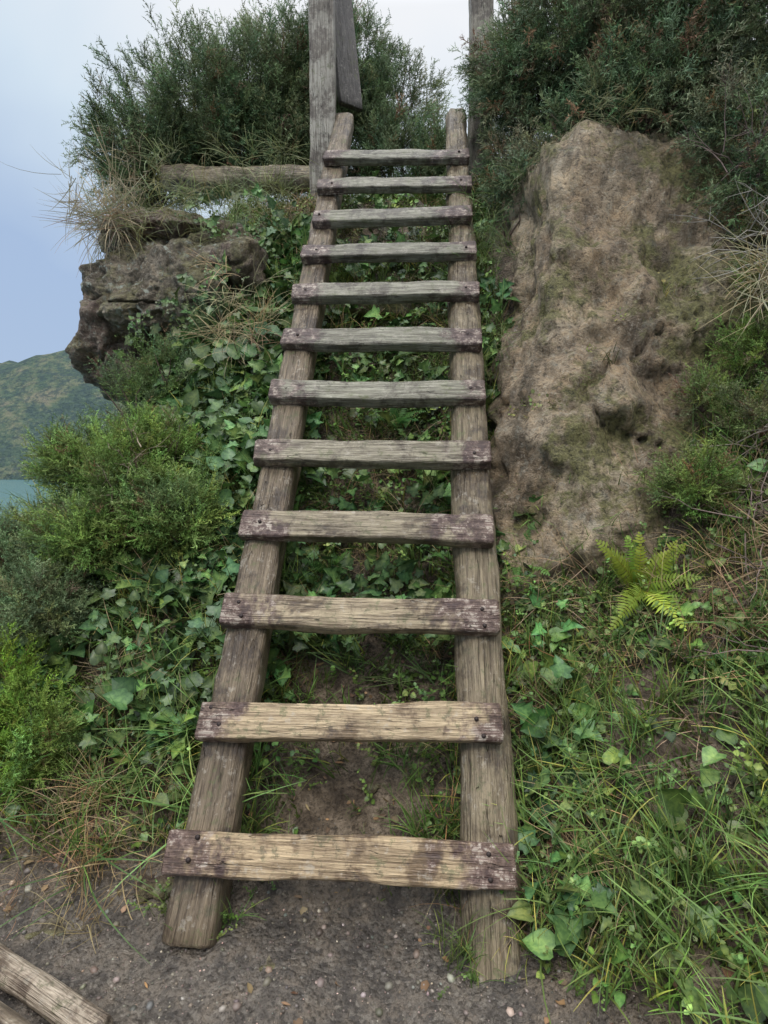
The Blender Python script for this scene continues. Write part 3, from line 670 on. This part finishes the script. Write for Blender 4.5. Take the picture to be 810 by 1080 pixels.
# bare twigs
tw = Bld()
def twigset(c, n, L, col, spread=1., base=(0, -.4, .3)):
    for i in range(n):
        p = np.array(c)+rng.normal(0, .05, 3); d = nrm(rng.normal(0, 1, 3)*spread+np.array(base)); pts = [p]
        for k in range(5): d = nrm(d+rng.normal(0, .25, 3)+np.array([0, 0, -.05])); pts.append(pts[-1]+d*L/5)
        V, T = tube(pts, np.linspace(.0028, .0007, 6), 4); tw.add(V, T, np.array([col])*rng.uniform(.6, 1.3))
        for q in range(3):
            s = pts[rng.integers(1, 5)]; d2 = nrm(d+rng.normal(0, .7, 3)); V, T = tube([s, s+d2*L*.15, s+d2*L*.3+rng.normal(0, .01, 3)], [.0015, .001, .0005], 3); tw.add(V, T, np.array([col])*rng.uniform(.6, 1.3))
for c, n, L, col in [((1.45, 2.1, 1.95), 40, .35, (.3, .28, .25)), ((1.2, 1.75, .95), 30, .25, (.2, .15, .13)), ((1.15, 1.45, .6), 50, .28, (.18, .13, .12)),
                     ((1.3, 1.95, 1.3), 30, .3, (.3, .25, .21)), ((-1.0, 2.15, 1.2), 8, .2, (.25, .2, .15)), ((1.5, 2.4, 2.4), 40, .3, (.16, .12, .11)), ((-1.7, 4.0, 3.1), 16, .3, (.35, .3, .2)), ((-.6, 2.9, 1.75), 14, .25, (.25, .2, .14))]:
    twigset(c, n, L, col)
tw.make("dead_twigs", M_twig)

# hanging pale grass on the ledges
hg = Bld()
def hang(c, n, sc, col, D=(0, -.6, .6), jit=.04):
    P = np.array(c)+rng.normal(0, jit, (n, 3)); hg.inst(P_dry, P, np.array([D])+rng.normal(0, .3, (n, 3)), rng.uniform(.7, 1.3, n)*sc, cols(n, col, .2))
hang((-1.62, 3.42, 2.62), 44, 1.0, (.30, .26, .17), (-.1, -.8, -.5), .08)
hang((1.38, 2.05, 1.85), 9, .9, (.38, .32, .2), (-.6, -.8, .2))
hang((1.0, 2.72, 2.75), 10, .6, (.2, .2, .09), (-.3, -.8, .1), .08)
hang((-1.0, 3.5, 2.66), 40, .7, (.16, .18, .07), (0, -.8, .4), .15)
hang((-1.25, 3.45, 2.66), 40, .6, (.16, .17, .07), (0, -.8, .2), .15)
hang((-.75, 3.6, 2.75), 30, .7, (.15, .18, .06), (0, -.8, .4), .15)
hang((1.15, 1.5, .62), 14, .9, (.30, .22, .13), (-.4, -.8, .3), .1)
hang((.52, 2.65, 1.6), 24, .5, (.13, .18, .06), (-.1, -.8, .4), .12)
hang((.55, 3.0, 2.2), 36, .55, (.10, .15, .05), (-.1, -.8, .4), .12)
hang((-.7, 2.85, 1.9), 18, .8, (.33, .26, .14), (-.1, -.8, .3), .12)
hg.make("hanging_grass", M_grass)

# moss and small plants on the outcrops
mk = Bld()
for rv, rd, lim in ((RV, RD, -.05), (RV2, RD2, -.3)):
    sel = rng.random(len(rv)) < .018
    Pm, Dm = rv[sel], rd[sel]; kk = (fbm(Pm*3.2, 4, 77) > lim) & (Dm[:, 1] < .3); Pm, Dm = Pm[kk], Dm[kk]
    mk.inst(P_moss, Pm-Dm*.006, nrm(Dm), rng.uniform(.2, .7, len(Pm)), cols(len(Pm), (.11, .115, .035), .35))
    right = sm(Pm[:, 0], 1.2, 1.5); kk = (fbm(Pm*2.2, 3, 78)+right*.4 > .12)
    mk.inst(P_tuftS+P_cover+P_small[:3], Pm[kk], nrm(Dm[kk]+UP*.3), rng.uniform(.25, .85, kk.sum()), cols(int(kk.sum()), (.115, .14, .045), .35))
    kk = right*rng.random(len(Pm)) > .75
    mk.inst(P_sprigN+P_dry[:3], Pm[kk], nrm(Dm[kk]+UP*.1), rng.uniform(.4, .9, kk.sum()), cols(int(kk.sum()), (.14, .14, .06), .35))
mk.make("rock_moss", M_grass)

# pebbles on the path
pb = Bld()
bm = bmesh.new(); bmesh.ops.create_icosphere(bm, subdivisions=1, radius=1); PV = np.array([v.co[:] for v in bm.verts]); PT = np.array([[v.index for v in f.verts] for f in bm.faces]); bm.free()
protos = []
for k in range(6):
    v = PV*(1+.35*fbm(PV*1.4+k*9, 2, k))[:, None]*np.array([1, .8, .55]); protos.append((v, PT, np.ones((len(v), 3))))
N = 8000; x = rng.uniform(-1.4, 1.0, N); y = rng.uniform(.75, 1.75, N); z = H(x, y); k = (z < .14); x, y, z = x[k], y[k], z[k]
s = np.minimum(.0017*(1+rng.pareto(2.3, len(x))), .013)
pb.inst(protos, np.stack([x, y, z], 1), np.repeat(UP, len(x), 0)+rng.normal(0, .2, (len(x), 3)), s, cols(len(x), (.12, .10, .082), .45, .1))
m, nt, _, _ = newmat("pebble"); b = NB(nt)
p = b('ShaderNodeBsdfPrincipled', {'Base Color': b('ShaderNodeVertexColor', layer_name="Col").outputs[0], 'Roughness': .5})
b('ShaderNodeOutputMaterial', {'Surface': p.outputs[0]})
pb.make("gravel", m, True)
# dead leaf and straw litter on the soil
lt = Bld(); N = 1000; x = rng.uniform(-1.1, .9, N); y = rng.uniform(1.0, 2.1, N); z = H(x, y); n = grad(x, y)
k = rng.random(N) < (.12+.88*sm(z, .02, .12)); P = np.stack([x, y, z], 1)[k]+n[k]*.004
lt.inst([leaf_s(.022, w_) for w_ in (.12, .2, .35)], P, nrm(n[k])+rng.normal(0, .25, P.shape), rng.uniform(.5, 1.4, len(P)), cols(len(P), (.17, .11, .06), .4))
lt.make("leaf_litter", M_grass)

# ------------------------------------------------------------------ camera, world, sun
cam = bpy.data.cameras.new("camera"); co = bpy.data.objects.new("camera", cam); scene.collection.objects.link(co)
cam.sensor_fit = 'VERTICAL'; cam.sensor_height = 36; cam.lens = 19.5; cam.clip_start = .05; cam.clip_end = 20000
co.location = (0, 0, 1.2); co.rotation_euler = (math.radians(90-5.4), 0, 0); scene.camera = co

w = bpy.data.worlds.new("World"); scene.world = w; w.use_nodes = True; nt = w.node_tree; nt.nodes.clear(); b = NB(nt)
el, az = math.radians(52), math.radians(200)
sky = b('ShaderNodeTexSky', sky_type='NISHITA', sun_disc=False, sun_elevation=el, sun_rotation=az)
bg1 = b('ShaderNodeBackground', {'Color': sky.outputs[0], 'Strength': .12})
gen = b('ShaderNodeTexCoord').outputs['Generated']
sp = b('ShaderNodeSeparateXYZ', {0: gen})
cl = b.noise(gen, 2.2, 4, .55, .3)
zz = b.math('ADD', b.math('ADD', sp.outputs[2], b.math('MULTIPLY', b.math('SUBTRACT', cl, .5), .35)), b.math('MULTIPLY', sp.outputs[0], .18))
cc = b.ramp(zz, [(0, (.42, .54, .74)), (.2, (.41, .54, .76)), (.42, (.70, .82, .93)), (.60, (.95, .97, 1.0))])
stg = b.math('ADD', 1.0, b.math('MULTIPLY', b.bw(sp.outputs[2], .60, .95), 2.6))
bg2 = b('ShaderNodeBackground', {'Color': cc, 'Strength': stg})
mx = b('ShaderNodeMixShader', {0: .92, 1: bg1.outputs[0], 2: bg2.outputs[0]})
b('ShaderNodeOutputWorld', {'Surface': mx.outputs[0]})
sun = bpy.data.lights.new("sun", 'SUN'); sun.energy = 1.5; sun.angle = math.radians(14); sun.color = (1, .97, .92)
so = bpy.data.objects.new("sun", sun); scene.collection.objects.link(so)
d = Vector((-math.cos(el)*.35, -math.cos(el)*.94, math.sin(el)))
so.rotation_euler = d.to_track_quat('Z', 'Y').to_euler(); so.location = (0, 0, 10)
scene.view_settings.view_transform = 'Standard'; scene.view_settings.look = 'None'; scene.view_settings.exposure = 0
